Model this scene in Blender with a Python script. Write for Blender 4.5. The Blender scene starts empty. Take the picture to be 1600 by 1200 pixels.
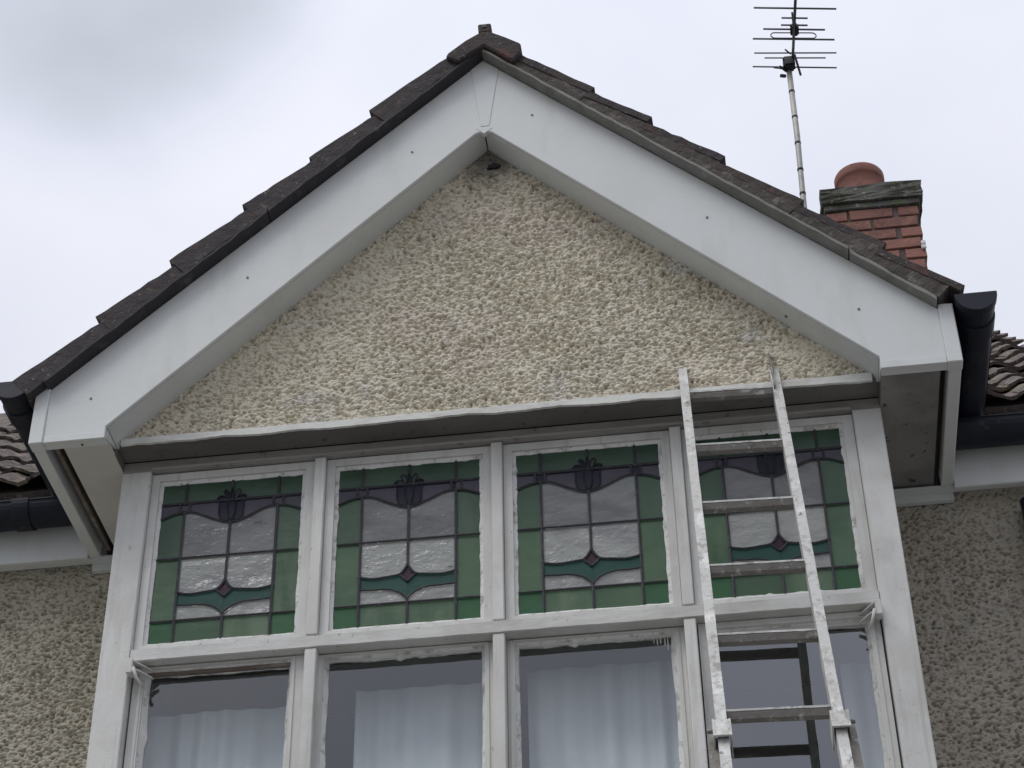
import bpy, bmesh, math, random
import numpy as np
from mathutils import Vector, Matrix
random.seed(7); rng = np.random.default_rng(7)
S = bpy.context.scene
C = S.collection
R = math.radians

# ------------------------------------------------------------------ camera
cam = bpy.data.cameras.new('camera'); cam_o = bpy.data.objects.new('camera', cam); C.objects.link(cam_o)
cam.sensor_width = 36; cam.lens = 71.66; cam.clip_start = .05; cam.clip_end = 800
rx = Vector((0.99185257, 0.12654592, -0.01464969)); ux = Vector((0.08933994, -0.60899856, 0.7881238)); bx_ = Vector((0.09081221, -0.78301142, -0.61534239))
m = Matrix((rx, ux, bx_)).transposed().to_4x4(); m.translation = Vector((0.6768, -5.3266, 1.6))
cam_o.matrix_world = m
S.camera = cam_o

# ------------------------------------------------------------------ sky, sun, exposure
SUN_EL, SUN_AZ = R(57), R(-46)          # azimuth measured from -Y (towards the viewer) to -X
sd = Vector((math.sin(SUN_AZ) * math.cos(SUN_EL), -math.cos(SUN_AZ) * math.cos(SUN_EL), math.sin(SUN_EL)))
W = bpy.data.worlds.new('World'); S.world = W; W.use_nodes = True
wn, wl = W.node_tree.nodes, W.node_tree.links
wn.clear()
out = wn.new('ShaderNodeOutputWorld'); bg = wn.new('ShaderNodeBackground'); bg.inputs['Strength'].default_value = .1
sky = wn.new('ShaderNodeTexSky'); sky.sky_type = 'NISHITA'; sky.sun_disc = False
sky.sun_elevation = SUN_EL; sky.sun_rotation = math.atan2(sd.x, sd.y)
tc = wn.new('ShaderNodeTexCoord')
mp = wn.new('ShaderNodeMapping'); mp.inputs['Scale'].default_value = (1, 1, 1.6); mp.inputs['Location'].default_value = (.35, .1, .2)
n1 = wn.new('ShaderNodeTexNoise'); n1.inputs['Scale'].default_value = 3.1; n1.inputs['Detail'].default_value = 5; n1.inputs['Roughness'].default_value = .48
wl.new(tc.outputs['Generated'], mp.inputs['Vector']); wl.new(mp.outputs[0], n1.inputs['Vector'])
# one heavier cloud bank high to the west
dot = wn.new('ShaderNodeVectorMath'); dot.operation = 'DOT_PRODUCT'; dot.inputs[1].default_value = (-.262, .600, .756)
wl.new(tc.outputs['Generated'], dot.inputs[0])
bank = wn.new('ShaderNodeMapRange'); bank.interpolation_type = 'SMOOTHSTEP'
bank.inputs['From Min'].default_value = .9915; bank.inputs['From Max'].default_value = 1.0
bank.inputs['To Min'].default_value = 0; bank.inputs['To Max'].default_value = .72
wl.new(dot.outputs['Value'], bank.inputs['Value'])
addn = wn.new('ShaderNodeMath'); addn.operation = 'SUBTRACT'
wl.new(n1.outputs['Fac'], addn.inputs[0]); 
bm_ = wn.new('ShaderNodeMath'); bm_.operation = 'MULTIPLY'
wl.new(bank.outputs[0], bm_.inputs[0]); bm_.inputs[1].default_value = .55
wl.new(bm_.outputs[0], addn.inputs[1])
dot2 = wn.new('ShaderNodeVectorMath'); dot2.operation = 'DOT_PRODUCT'; dot2.inputs[1].default_value = (-.285, .690, .666)
wl.new(tc.outputs['Generated'], dot2.inputs[0])
gap = wn.new('ShaderNodeMapRange'); gap.interpolation_type = 'SMOOTHSTEP'; gap.inputs['From Min'].default_value = .965; gap.inputs['From Max'].default_value = 1.0; gap.inputs['To Min'].default_value = 0; gap.inputs['To Max'].default_value = .20
wl.new(dot2.outputs['Value'], gap.inputs['Value'])
add2 = wn.new('ShaderNodeMath'); add2.operation = 'ADD'; wl.new(addn.outputs[0], add2.inputs[0]); wl.new(gap.outputs[0], add2.inputs[1])
cr = wn.new('ShaderNodeValToRGB')
e = cr.color_ramp.elements
e[0].position = .18; e[0].color = (.55, .585, .665, 1); e[1].position = .72; e[1].color = (.93, .95, 1.03, 1)
x_ = cr.color_ramp.elements.new(.44); x_.color = (.79, .82, .94, 1)
wl.new(add2.outputs[0], cr.inputs['Fac'])
sc10 = wn.new('ShaderNodeVectorMath'); sc10.operation = 'SCALE'; sc10.inputs['Scale'].default_value = 10
sep = wn.new('ShaderNodeSeparateXYZ'); wl.new(tc.outputs['Generated'], sep.inputs[0])
cie = wn.new('ShaderNodeMapRange'); cie.inputs['From Min'].default_value = 0; cie.inputs['From Max'].default_value = 1
cie.inputs['To Min'].default_value = 10*.45; cie.inputs['To Max'].default_value = 10*1.25
wl.new(sep.outputs['Z'], cie.inputs['Value']); wl.new(cie.outputs[0], sc10.inputs['Scale'])
wl.new(cr.outputs['Color'], sc10.inputs[0])
mx = wn.new('ShaderNodeMix'); mx.data_type = 'RGBA'; mx.inputs['Factor'].default_value = .96
wl.new(sky.outputs[0], mx.inputs[6]); wl.new(sc10.outputs[0], mx.inputs[7])
wl.new(mx.outputs[2], bg.inputs['Color']); wl.new(bg.outputs[0], out.inputs['Surface'])
sun = bpy.data.lights.new('sun', 'SUN'); sun.energy = 1.5; sun.angle = R(34); sun.color = (1, .97, .92)
sun_o = bpy.data.objects.new('sun', sun); C.objects.link(sun_o)
sun_o.rotation_euler = sd.to_track_quat('Z', 'Y').to_euler(); sun_o.location = (-6, -8, 12)
S.view_settings.view_transform = 'Standard'; S.view_settings.look = 'None'
S.view_settings.exposure = 0; S.view_settings.gamma = 1; S.view_settings.use_curve_mapping = False
S.render.engine = 'CYCLES'; S.cycles.use_denoising = True; S.cycles.max_bounces = 6

# ------------------------------------------------------------------ helpers
def link(o, parent=None):
    C.objects.link(o); o.parent = parent; return o
def tag(o, label=None, cat=None, group=None, kind=None):
    if label: o['label'] = label
    if cat: o['category'] = cat
    if group: o['group'] = group
    if kind: o['kind'] = kind
    return o
def empty(name, label, cat, group=None, loc=(0, 0, 0)):
    o = bpy.data.objects.new(name, None); C.objects.link(o); o.location = loc; o.empty_display_size = .1
    return tag(o, label, cat, group)
def meshobj(name, verts, faces, mat, parent=None, smooth=False):
    me = bpy.data.meshes.new(name); me.from_pydata([tuple(v) for v in verts], [], faces); me.update()
    if mat: me.materials.append(mat)
    if smooth: me.shade_smooth()
    return link(bpy.data.objects.new(name, me), parent)
def bmobj(name, bm, mat, parent=None, smooth=False, bevel=0):
    bmesh.ops.recalc_face_normals(bm, faces=bm.faces)
    if bevel:
        bmesh.ops.bevel(bm, geom=[e for e in bm.edges if e.is_manifold and e.calc_face_angle(0) > .5], offset=bevel, segments=1, affect='EDGES', clamp_overlap=True)
    me = bpy.data.meshes.new(name); bm.to_mesh(me); bm.free()
    if mat: me.materials.append(mat)
    if smooth: me.shade_smooth()
    return link(bpy.data.objects.new(name, me), parent)
def bbox(bm, x0, x1, y0, y1, z0, z1, mat=None):
    vs = [bm.verts.new(p) for p in ((x0,y0,z0),(x1,y0,z0),(x1,y1,z0),(x0,y1,z0),(x0,y0,z1),(x1,y0,z1),(x1,y1,z1),(x0,y1,z1))]
    for f in ((0,3,2,1),(4,5,6,7),(0,1,5,4),(1,2,6,5),(2,3,7,6),(3,0,4,7)): bm.faces.new([vs[i] for i in f])
    if mat is not None:
        for v in vs: v.co = mat @ v.co
    return vs
def box(name, x0, x1, y0, y1, z0, z1, mat, parent=None, bevel=.002):
    bm = bmesh.new(); bbox(bm, x0, x1, y0, y1, z0, z1); return bmobj(name, bm, mat, parent, bevel=bevel)
def addprism(bm, poly, y0, y1):
    a = [bm.verts.new((x, y0, z)) for x, z in poly]; b = [bm.verts.new((x, y1, z)) for x, z in poly]
    n = len(poly); bm.faces.new(a); bm.faces.new(b[::-1])
    for i in range(n): bm.faces.new((a[i], b[i], b[(i+1) % n], a[(i+1) % n]))
def prism(name, poly, y0, y1, mat, parent=None, bevel=.002):
    bm = bmesh.new(); addprism(bm, poly, y0, y1); return bmobj(name, bm, mat, parent, bevel=bevel)
def addtube(bm, pts, r, seg=8, cap=True, closed=False):
    pts = [Vector(p) for p in pts]; rings = []
    n = len(pts)
    for i, p in enumerate(pts):
        if closed: d = pts[(i+1) % n] - pts[i-1]
        else: d = pts[min(i+1, n-1)] - pts[max(i-1, 0)]
        q = d.to_track_quat('Z', 'X'); rr = r[i] if isinstance(r, (list, tuple)) else r
        rings.append([bm.verts.new(p + q @ Vector((rr*math.cos(2*math.pi*k/seg), rr*math.sin(2*math.pi*k/seg), 0))) for k in range(seg)])
    for i in range(n if closed else n-1):
        A, B = rings[i], rings[(i+1) % n]
        for k in range(seg): bm.faces.new((A[k], A[(k+1) % seg], B[(k+1) % seg], B[k]))
    if cap and not closed: bm.faces.new(rings[0][::-1]); bm.faces.new(rings[-1])
def tube(name, pts, r, mat, parent=None, seg=8, smooth=True, closed=False):
    bm = bmesh.new(); addtube(bm, pts, r, seg, closed=closed); return bmobj(name, bm, mat, parent, smooth=smooth)
def lathe(name, prof, cx, cy, mat, parent=None, seg=28):
    bm = bmesh.new(); rings = [[bm.verts.new((cx + r*math.cos(2*math.pi*k/seg), cy + r*math.sin(2*math.pi*k/seg), z)) for k in range(seg)] for r, z in prof]
    for A, B in zip(rings, rings[1:]):
        for k in range(seg): bm.faces.new((A[k], A[(k+1) % seg], B[(k+1) % seg], B[k]))
    return bmobj(name, bm, mat, parent, smooth=True)
def inst(src, parent, mw, name=None):
    o = bpy.data.objects.new(name or src.name.split('.')[0], src.data); C.objects.link(o); o.parent = parent; o.matrix_local = mw; return o

# ------------------------------------------------------------------ materials
def M(name, base, rough=.6, cols=(), spec=.5, metal=0, bump=(), ior=None, island=0):
    """cols: (colour, scale, lo, hi, strength[, axis scale]) patches of another real colour; bump: (scale, height[, axis])"""
    m = bpy.data.materials.new(name); m.use_nodes = True
    n, l = m.node_tree.nodes, m.node_tree.links; b = n['Principled BSDF']
    b.inputs['Roughness'].default_value = rough; b.inputs['Metallic'].default_value = metal
    b.inputs['Specular IOR Level'].default_value = spec
    if ior: b.inputs['IOR'].default_value = ior
    t = n.new('ShaderNodeTexCoord'); oi = n.new('ShaderNodeObjectInfo')
    ad = n.new('ShaderNodeVectorMath'); ad.operation = 'MULTIPLY_ADD'
    l.new(oi.outputs['Random'], ad.inputs[0]); ad.inputs[1].default_value = (17, 11, 7)
    l.new(t.outputs['Object'], ad.inputs[2])
    vec = ad.outputs[0]
    col = n.new('ShaderNodeRGB'); col.outputs[0].default_value = (*base, 1); cur = col.outputs[0]
    if island:
        hv = n.new('ShaderNodeHueSaturation'); mr = n.new('ShaderNodeMapRange')
        mr.inputs['To Min'].default_value = 1 - island; mr.inputs['To Max'].default_value = 1 + island
        l.new(oi.outputs['Random'], mr.inputs['Value']); l.new(mr.outputs[0], hv.inputs['Value']); l.new(cur, hv.inputs['Color']); cur = hv.outputs[0]
    def noise(scale, ax, det=5):
        v = vec
        if ax:
            mm = n.new('ShaderNodeMapping'); mm.inputs['Scale'].default_value = ax; l.new(vec, mm.inputs['Vector']); v = mm.outputs[0]
        q = n.new('ShaderNodeTexNoise'); q.inputs['Scale'].default_value = scale; q.inputs['Detail'].default_value = det; q.inputs['Roughness'].default_value = .6
        l.new(v, q.inputs['Vector']); return q.outputs['Fac']
    for c in cols:
        f = noise(c[1], c[5] if len(c) > 5 else None)
        mr = n.new('ShaderNodeMapRange'); mr.inputs['From Min'].default_value = c[2]; mr.inputs['From Max'].default_value = c[3]; mr.inputs['To Max'].default_value = c[4]
        l.new(f, mr.inputs['Value'])
        mi = n.new('ShaderNodeMix'); mi.data_type = 'RGBA'; l.new(mr.outputs[0], mi.inputs['Factor']); l.new(cur, mi.inputs[6]); mi.inputs[7].default_value = (*c[0], 1)
        cur = mi.outputs[2]
    l.new(cur, b.inputs['Base Color'])
    prev = None
    for q in bump:
        f = noise(q[0], q[2] if len(q) > 2 else None, 4)
        bp = n.new('ShaderNodeBump'); bp.inputs['Strength'].default_value = 1; bp.inputs['Distance'].default_value = q[1]
        l.new(f, bp.inputs['Height'])
        if prev: l.new(prev, bp.inputs['Normal'])
        prev = bp.outputs[0]
    if prev: l.new(prev, b.inputs['Normal'])
    return m

upvc = M('white_upvc', (.635, .655, .645), .38, [((.52, .53, .50), 2.2, .5, .75, .35), ((.43, .43, .37), 7, .54, .76, .38, (1, 1, .25)), ((.2, .19, .17), 70, .72, .78, .5)], bump=[(3, .002), (60, .0004)])
paint = M('old_white_paint', (.68, .68, .65), .5, [((.50, .49, .46), 1.7, .45, .65, .5), ((.44, .43, .39), 30, .56, .70, .55, (1, 1, .06)), ((.42, .41, .38), 5, .48, .74, .5), ((.50, .49, .46), 14, .5, .7, .5, (1, 1, .2)), ((.12, .11, .10), 60, .68, .74, .7), ((.25, .23, .20), 24, .68, .76, .6)], bump=[(14, .004, (1, 1, .3)), (120, .0008)])
paint_h = M('old_white_paint_rails', (.62, .62, .59), .5, [((.38, .37, .34), 5, .46, .72, .55), ((.46, .45, .41), 14, .5, .7, .5, (.2, 1, 1)), ((.12, .11, .10), 50, .66, .73, .7)], bump=[(14, .004, (.25, 1, 1)), (120, .0008)])
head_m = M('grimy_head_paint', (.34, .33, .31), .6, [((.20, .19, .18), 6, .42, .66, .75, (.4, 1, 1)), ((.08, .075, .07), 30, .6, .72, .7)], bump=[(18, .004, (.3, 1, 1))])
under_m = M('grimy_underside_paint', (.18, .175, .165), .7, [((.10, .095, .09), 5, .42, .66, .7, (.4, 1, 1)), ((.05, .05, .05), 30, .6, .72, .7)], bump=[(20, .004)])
bare = M('weathered_bare_wood', (.16, .13, .105), .8, [((.35, .33, .30), 14, .52, .66, .7, (.3, 1, 1)), ((.07, .05, .04), 26, .5, .7, .6, (.2, 1, 1))], bump=[(30, .003, (.2, 1, 1))])
putty_m = M('flaking_putty', (.70, .70, .68), .6, [((.30, .29, .26), 22, .52, .66, .8), ((.10, .09, .08), 55, .64, .70, .7)], bump=[(50, .004)])
drip_m = M('drip_paint', (.66, .66, .62), .55, [((.40, .38, .34), 14, .5, .7, .6, (.5, 1, 1))], bump=[(40, .003)])
render_m = M('cream_roughcast', (.74, .685, .545), .85, [((.66, .61, .49), 2.3, .4, .62, .7), ((.66, .57, .50), 3.1, .55, .68, .45), ((.74, .70, .60), 16, .5, .68, .5), ((.34, .31, .26), 40, .63, .72, .5), ((.62, .62, .61), 5, .58, .70, .6)], bump=[(150, .004), (420, .0015)])
render_l = M('side_roughcast', (.53, .495, .40), .88, [((.44, .41, .33), 2.3, .4, .62, .8), ((.60, .57, .47), 16, .5, .68, .5), ((.28, .26, .21), 40, .60, .72, .6)], bump=[(150, .004), (420, .0015)])  # darker base than the gable roughcast
render_g = M('painted_shade_roughcast', (.45, .41, .34), .9, [((.37, .34, .285), 2.6, .4, .62, .7), ((.43, .405, .36), 14, .5, .68, .5), ((.18, .165, .15), 34, .60, .74, .55)], bump=[(150, .003), (420, .001)])  # darker roughcast copy, the right side's shade painted into its colour
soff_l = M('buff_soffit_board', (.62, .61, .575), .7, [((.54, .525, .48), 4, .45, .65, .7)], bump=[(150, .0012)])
soff_r = M('shade_mould_soffit_board', (.26, .255, .245), .8, [((.17, .165, .16), 5, .42, .62, .8), ((.03, .03, .03), 26, .63, .68, .9), ((.05, .05, .045), 55, .66, .71, .7)], bump=[(60, .002)])  # mould spots over a base colour darkened for the shaded right side
black_m = M('dark_cavity_wood', (.035, .032, .03), .9, [((.12, .10, .08), 12, .5, .7, .7, (1, .15, 1))], bump=[(30, .003)])
gutter_m = M('black_gutter_plastic', (.010, .012, .022), .5, [((.035, .036, .045), 8, .5, .75, .55), ((.10, .10, .09), 30, .64, .72, .4)], spec=.3, bump=[(8, .001)])
tile_m = M('brown_clay_tile', (.046, .036, .038), .85, [((.10, .08, .07), 24, .56, .68, .6, (1, 1, 1)), ((.03, .027, .032), 9, .42, .6, .85), ((.085, .045, .038), 6, .58, .70, .5), ((.24, .22, .20), 48, .64, .70, .8), ((.10, .105, .07), 16, .60, .70, .5)], bump=[(26, .008), (140, .004)], island=.18)
tile_mr = M('red_brown_clay_tile', (.052, .038, .035), .85, [((.036, .031, .033), 8, .42, .58, .9), ((.15, .055, .042), 7, .58, .68, .6), ((.24, .22, .19), 60, .62, .70, .7), ((.10, .105, .07), 16, .60, .70, .5)], bump=[(26, .008), (140, .004)], island=.18)
tile_mm = M('mossy_main_roof_tile', (.11, .09, .08), .85, [((.08, .06, .055), 8, .42, .58, .8), ((.20, .19, .11), 11, .54, .66, .7), ((.30, .28, .25), 24, .57, .67, .7), ((.15, .075, .065), 5, .54, .66, .6)], bump=[(22, .010), (120, .004)], island=.3)
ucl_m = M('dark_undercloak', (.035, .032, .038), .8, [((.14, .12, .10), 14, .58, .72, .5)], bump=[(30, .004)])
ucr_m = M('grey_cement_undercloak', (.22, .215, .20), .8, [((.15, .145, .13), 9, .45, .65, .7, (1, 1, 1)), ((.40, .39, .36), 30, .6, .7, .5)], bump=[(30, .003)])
mortar_c = M('sooty_chimney_mortar', (.115, .09, .08), .9, [((.14, .12, .11), 14, .5, .66, .6)], bump=[(60, .006)])
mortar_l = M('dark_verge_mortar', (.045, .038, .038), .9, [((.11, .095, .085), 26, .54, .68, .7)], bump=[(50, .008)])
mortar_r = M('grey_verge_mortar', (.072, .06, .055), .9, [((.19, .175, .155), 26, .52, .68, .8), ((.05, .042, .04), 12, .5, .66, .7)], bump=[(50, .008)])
mortar_m = M('old_mortar', (.17, .155, .14), .9, [((.09, .085, .08), 14, .45, .62, .8)], bump=[(60, .006)])
brick_m = M('red_chimney_brick', (.26, .118, .092), .85, [((.09, .055, .05), 3.5, .46, .66, .7), ((.14, .08, .07), 18, .56, .68, .6), ((.33, .16, .12), 14, .48, .66, .7), ((.16, .06, .05), 22, .55, .7, .6), ((.40, .30, .27), 60, .66, .74, .5)], bump=[(60, .005), (200, .002)], island=.16)
cap_m = M('mossy_concrete', (.12, .118, .108), .9, [((.05, .055, .035), 12, .44, .6, .9), ((.07, .10, .035), 22, .54, .66, .8), ((.34, .33, .31), 30, .58, .68, .7)], bump=[(30, .005), (120, .003)])
pot_m = M('terracotta', (.25, .105, .08), .8, [((.09, .06, .05), 14, .54, .68, .6), ((.16, .07, .06), 9, .46, .66, .7), ((.42, .24, .19), 12, .58, .72, .5, (1, 1, .3))], bump=[(40, .003)])
alu_m = M('dirty_aluminium', (.50, .50, .48), .62, [((.74, .74, .72), 16, .52, .68, .8), ((.26, .25, .23), 22, .54, .66, .8), ((.30, .29, .27), 60, .56, .66, .6, (1, 1, 1)), ((.07, .065, .06), 40, .64, .70, .85)], metal=.15, bump=[(60, .002)])
rung_m = M('grimy_rung', (.20, .19, .175), .6, [((.16, .15, .13), 18, .48, .62, .8), ((.06, .055, .05), 34, .62, .70, .9), ((.55, .54, .52), 30, .58, .66, .6)], metal=.15, bump=[(60, .003)])
mast_m = M('galvanised_mast', (.40, .40, .37), .55, [((.26, .25, .22), 20, .5, .7, .7)], metal=.3)
dark_m = M('dark_fitting', (.012, .013, .018), .5)
elem_m = M('aerial_rod', (.10, .105, .11), .45, metal=.5)
lead_m = M('lead_came', (.035, .034, .042), .5, [((.12, .12, .13), 30, .55, .7, .5)], bump=[(80, .001)])
screw_m = M('screw_head', (.12, .115, .11), .5, metal=.4)
curt_m = M('grey_white_curtain', (.80, .815, .82), .9, [((.66, .69, .72), 3, .4, .6, .6)], bump=[(200, .0005)])
room_m = M('room_plaster', (.70, .71, .70), .9)
carpet_m = M('carpet', (.12, .10, .09), .95)
ground_m = M('front_garden_paving', (.22, .213, .20), .9, [((.10, .10, .095), 1.2, .45, .6, .8), ((.22, .21, .20), 9, .55, .7, .5)], bump=[(12, .01)])

def art_glass(name, col, rough=.16, wave=.006, patch=None, ior=1.5):
    m = M(name, col, rough, patch or [], bump=[(11, wave, (1, 1, 1.6)), (34, wave*.22)])
    b = m.node_tree.nodes['Principled BSDF']; b.inputs['Transmission Weight'].default_value = .25; b.inputs['Specular IOR Level'].default_value = .3; b.inputs['IOR'].default_value = ior
    return m
g_green = art_glass('green_glass', (.055, .112, .066), .3, .002, [((.03, .07, .042), 5, .4, .6, .7), ((.085, .145, .09), 9, .52, .7, .5)])
g_greenb = art_glass('bright_green_glass', (.045, .145, .060), .3, .002, [((.03, .12, .05), 8, .4, .6, .6)])
g_teal = art_glass('teal_glass', (.016, .085, .062), .3, .002, [((.03, .10, .08), 9, .4, .6, .6)])
g_mauve = art_glass('mauve_glass', (.080, .070, .098), .3, .003, [((.04, .04, .06), 9, .4, .6, .6)])
g_navy = art_glass('dark_blue_glass', (.009, .009, .030), .5, .001)
g_plum = art_glass('plum_glass', (.055, .022, .040), .25, .003)
g_dim = art_glass('dimmed_rippled_glass', (.27, .28, .275), .16, .006, [((.13, .13, .14), 6, .46, .66, .7, (.7, 1, 1.6)), ((.05, .05, .06), 26, .67, .72, .6, (.5, 1, 2.4))], 1.5)  # darker copy of the clear glass, upper panes' dimness painted into the colour
g_clear = art_glass('rippled_clear_glass', (.44, .455, .425), .14, .010, [((.22, .22, .24), 6, .46, .66, .7, (.7, 1, 1.6)), ((.50, .50, .50), 9, .55, .7, .5), ((.05, .05, .06), 26, .66, .71, .7, (.5, 1, 2.4))], 1.6)

glass_m = bpy.data.materials.new('window_glass'); glass_m.use_nodes = True
gn, gl = glass_m.node_tree.nodes, glass_m.node_tree.links; gn.clear()
go = gn.new('ShaderNodeOutputMaterial'); gm = gn.new('ShaderNodeMixShader'); gt = gn.new('ShaderNodeBsdfTransparent'); gg = gn.new('ShaderNodeBsdfGlossy'); gf = gn.new('ShaderNodeFresnel')
gf.inputs['IOR'].default_value = 2.15; gg.inputs['Roughness'].default_value = .012; gt.inputs['Color'].default_value = (.93, .95, .95, 1); gg.inputs['Color'].default_value = (.95, .97, 1, 1)
gnz = gn.new('ShaderNodeTexNoise'); gnz.inputs['Scale'].default_value = 5; gtc = gn.new('ShaderNodeTexCoord'); gbp = gn.new('ShaderNodeBump'); gbp.inputs['Distance'].default_value = .0004; gbp.inputs['Strength'].default_value = 1
gl.new(gtc.outputs['Object'], gnz.inputs['Vector']); gl.new(gnz.outputs['Fac'], gbp.inputs['Height']); gl.new(gbp.outputs[0], gg.inputs['Normal'])
gge = gn.new('ShaderNodeNewGeometry'); gmu = gn.new('ShaderNodeMath'); gmu.operation = 'SUBTRACT'; gmu.use_clamp = True; gl.new(gf.outputs[0], gmu.inputs[0]); gl.new(gge.outputs['Backfacing'], gmu.inputs[1]); gl.new(gmu.outputs[0], gm.inputs[0]); gl.new(gt.outputs[0], gm.inputs[1]); gl.new(gg.outputs[0], gm.inputs[2]); gl.new(gm.outputs[0], go.inputs['Surface'])

# ------------------------------------------------------------------ ground and house root
tag(box('ground', -60, 60, -60, 60, -.3, 0, ground_m, bevel=0), kind='structure')
H = empty('house', 'gabled house with white bargeboards, cream roughcast and a leaded bay window', 'house', loc=(0, 0, 0))

# ------------------------------------------------------------------ roughcast walls
def fieldnoise(nz, nx, sx, sz, seed):
    g = np.random.default_rng(seed).standard_normal((nz, nx)); F = np.fft.rfft2(g)
    fz = np.fft.fftfreq(nz)[:, None]; fx = np.fft.rfftfreq(nx)[None, :]
    F *= np.exp(-2*math.pi**2*((fx*sx)**2 + (fz*sz)**2)); h = np.fft.irfft2(F, s=(nz, nx)); return (h - h.mean())/h.std()
def roughcast(name, x0, x1, z0, z1, d, ysurf, mat, seed, amp=.0055, inside=None, smooth_at=(), back=None):
    nx = int((x1-x0)/d)+1; nz = int((z1-z0)/d)+1
    u = lambda mm: mm/1000/d
    a = fieldnoise(nz, nx, u(3.0), u(1.8), seed); l_ = fieldnoise(nz, nx, u(3.9), u(2.4), seed+1)
    b = fieldnoise(nz, nx, u(2.0), u(1.5), seed+2); big = fieldnoise(nz, nx, u(90), u(60), seed+3)
    n_ = .85*l_ + .45*a; h = 1.0*(1 - np.exp(-.8*np.clip(n_, -2.1, 3))) + .22*np.tanh(b)
    h = h - h.mean()
    X = np.linspace(x0, x1, nx)[None, :]; Z = np.linspace(z0, z1, nz)[:, None]
    k = 1 + .22*np.tanh(big)
    if inside is not None: k = k*(1 + .75*np.exp(-np.clip(6.79 - .945*np.abs(X) - Z, 0, 9)/.10)*(X > -.2) + .35*np.exp(-np.clip(6.79 - .945*np.abs(X) - Z, 0, 9)/.10)*(X <= -.2))
    for (cx, cz, r) in smooth_at: k = k*(1 - .7*np.exp(-(((X-cx)/r)**2 + ((Z-cz)/(r*.7))**2)))
    Y = ysurf - amp*h*k
    co = np.stack([np.broadcast_to(X, Y.shape), Y, np.broadcast_to(Z, Y.shape)], -1).reshape(-1, 3).astype(np.float32)
    i = np.arange(nz-1)[:, None]*nx + np.arange(nx-1)[None, :]
    q = np.stack([i, i+1, i+1+nx, i+nx], -1).reshape(-1, 4)
    if inside is not None:
        c = co[q].mean(1); q = q[inside(c[:, 0], c[:, 2])]
        used = np.unique(q); mp_ = -np.ones(len(co), int); mp_[used] = np.arange(len(used)); co = co[used]; q = mp_[q]
    me = bpy.data.meshes.new(name); me.vertices.add(len(co)); me.vertices.foreach_set('co', co.ravel())
    me.loops.add(q.size); me.loops.foreach_set('vertex_index', q.ravel().astype(np.int32))
    me.polygons.add(len(q)); me.polygons.foreach_set('loop_start', (np.arange(len(q))*4).astype(np.int32))
    me.update(calc_edges=True); me.validate(); me.shade_smooth(); me.materials.append(mat)
    return link(bpy.data.objects.new(name, me), H)

gw = roughcast('gable_wall', -1.25, 1.25, 5.600, 6.80, .0018, -.100, render_m, 3, .0047,
               inside=lambda x, z: z < 6.815 - .945*np.abs(x), smooth_at=((1.02, 5.74, .10), (.70, 5.72, .06), (.03, 6.70, .06)))
tag(gw, 'cream roughcast gable panel under the bargeboards')
prism('gable_panel_backing', [(-1.24, 5.62), (1.24, 5.62), (0, 6.80)], -.08, .10, black_m, H, 0)
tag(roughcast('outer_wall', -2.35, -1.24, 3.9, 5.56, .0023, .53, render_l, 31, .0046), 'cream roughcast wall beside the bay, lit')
tag(roughcast('outer_wall', 1.24, 2.02, 3.9, 5.56, .0023, .53, render_g, 47, .0042), 'roughcast wall beside the bay, shade put into its colour')
bm = bmesh.new()
bbox(bm, -5.2, -2.35, .525, .8, 0, 5.60); bbox(bm, -2.349, -1.24, .545, .8, 0, 5.60); bbox(bm, -2.349, -1.24, .526, .544, 0, 3.9)
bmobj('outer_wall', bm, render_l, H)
bm = bmesh.new()
bbox(bm, 1.24, 2.02, .545, .8, 0, 5.60); bbox(bm, 1.24, 2.02, .526, .544, 0, 3.9); bbox(bm, 1.72, 2.02, .801, 5.8, 0, 5.6)
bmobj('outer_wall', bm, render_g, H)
tube('wall_pipe', [(1.745, .478, 0), (1.745, .478, 5.47)], .036, gutter_m, H, 14)
# small dark ragged hole in the render under the apex
# damp, sooty staining round the hole under the apex
mt = render_m.copy(); mt.name = 'cream_roughcast_gable'; gw.data.materials[0] = mt
nn, ll = mt.node_tree.nodes, mt.node_tree.links; bs_ = nn['Principled BSDF']; src = bs_.inputs['Base Color'].links[0].from_socket
tcn = nn.new('ShaderNodeTexCoord'); dd = nn.new('ShaderNodeVectorMath'); dd.operation = 'DISTANCE'; dd.inputs[1].default_value = (.02, -.1, 6.76); ll.new(tcn.outputs['Object'], dd.inputs[0])
nz_ = nn.new('ShaderNodeTexNoise'); nz_.inputs['Scale'].default_value = 22; ll.new(tcn.outputs['Object'], nz_.inputs['Vector'])
ma = nn.new('ShaderNodeMath'); ma.operation = 'MULTIPLY_ADD'; ll.new(nz_.outputs['Fac'], ma.inputs[0]); ma.inputs[1].default_value = -.16; ll.new(dd.outputs['Value'], ma.inputs[2])
mr_ = nn.new('ShaderNodeMapRange'); ll.new(ma.outputs[0], mr_.inputs['Value']); mr_.inputs['From Min'].default_value = .10; mr_.inputs['From Max'].default_value = -.03; mr_.inputs['To Max'].default_value = .8
mi_ = nn.new('ShaderNodeMix'); mi_.data_type = 'RGBA'; ll.new(mr_.outputs[0], mi_.inputs['Factor']); ll.new(src, mi_.inputs[6]); mi_.inputs[7].default_value = (.10, .09, .085, 1); ll.new(mi_.outputs[2], bs_.inputs['Base Color'])
bm = bmesh.new()
ring = [(0.02 + (.014 + .020*random.random())*math.cos(a), 6.692 + (.007 + .012*random.random())*math.sin(a)) for a in [k*math.pi/7 for k in range(14)]]
addprism(bm, ring, -.1125, -.09); bmobj('vent_hole', bm, dark_m, H)

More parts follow.
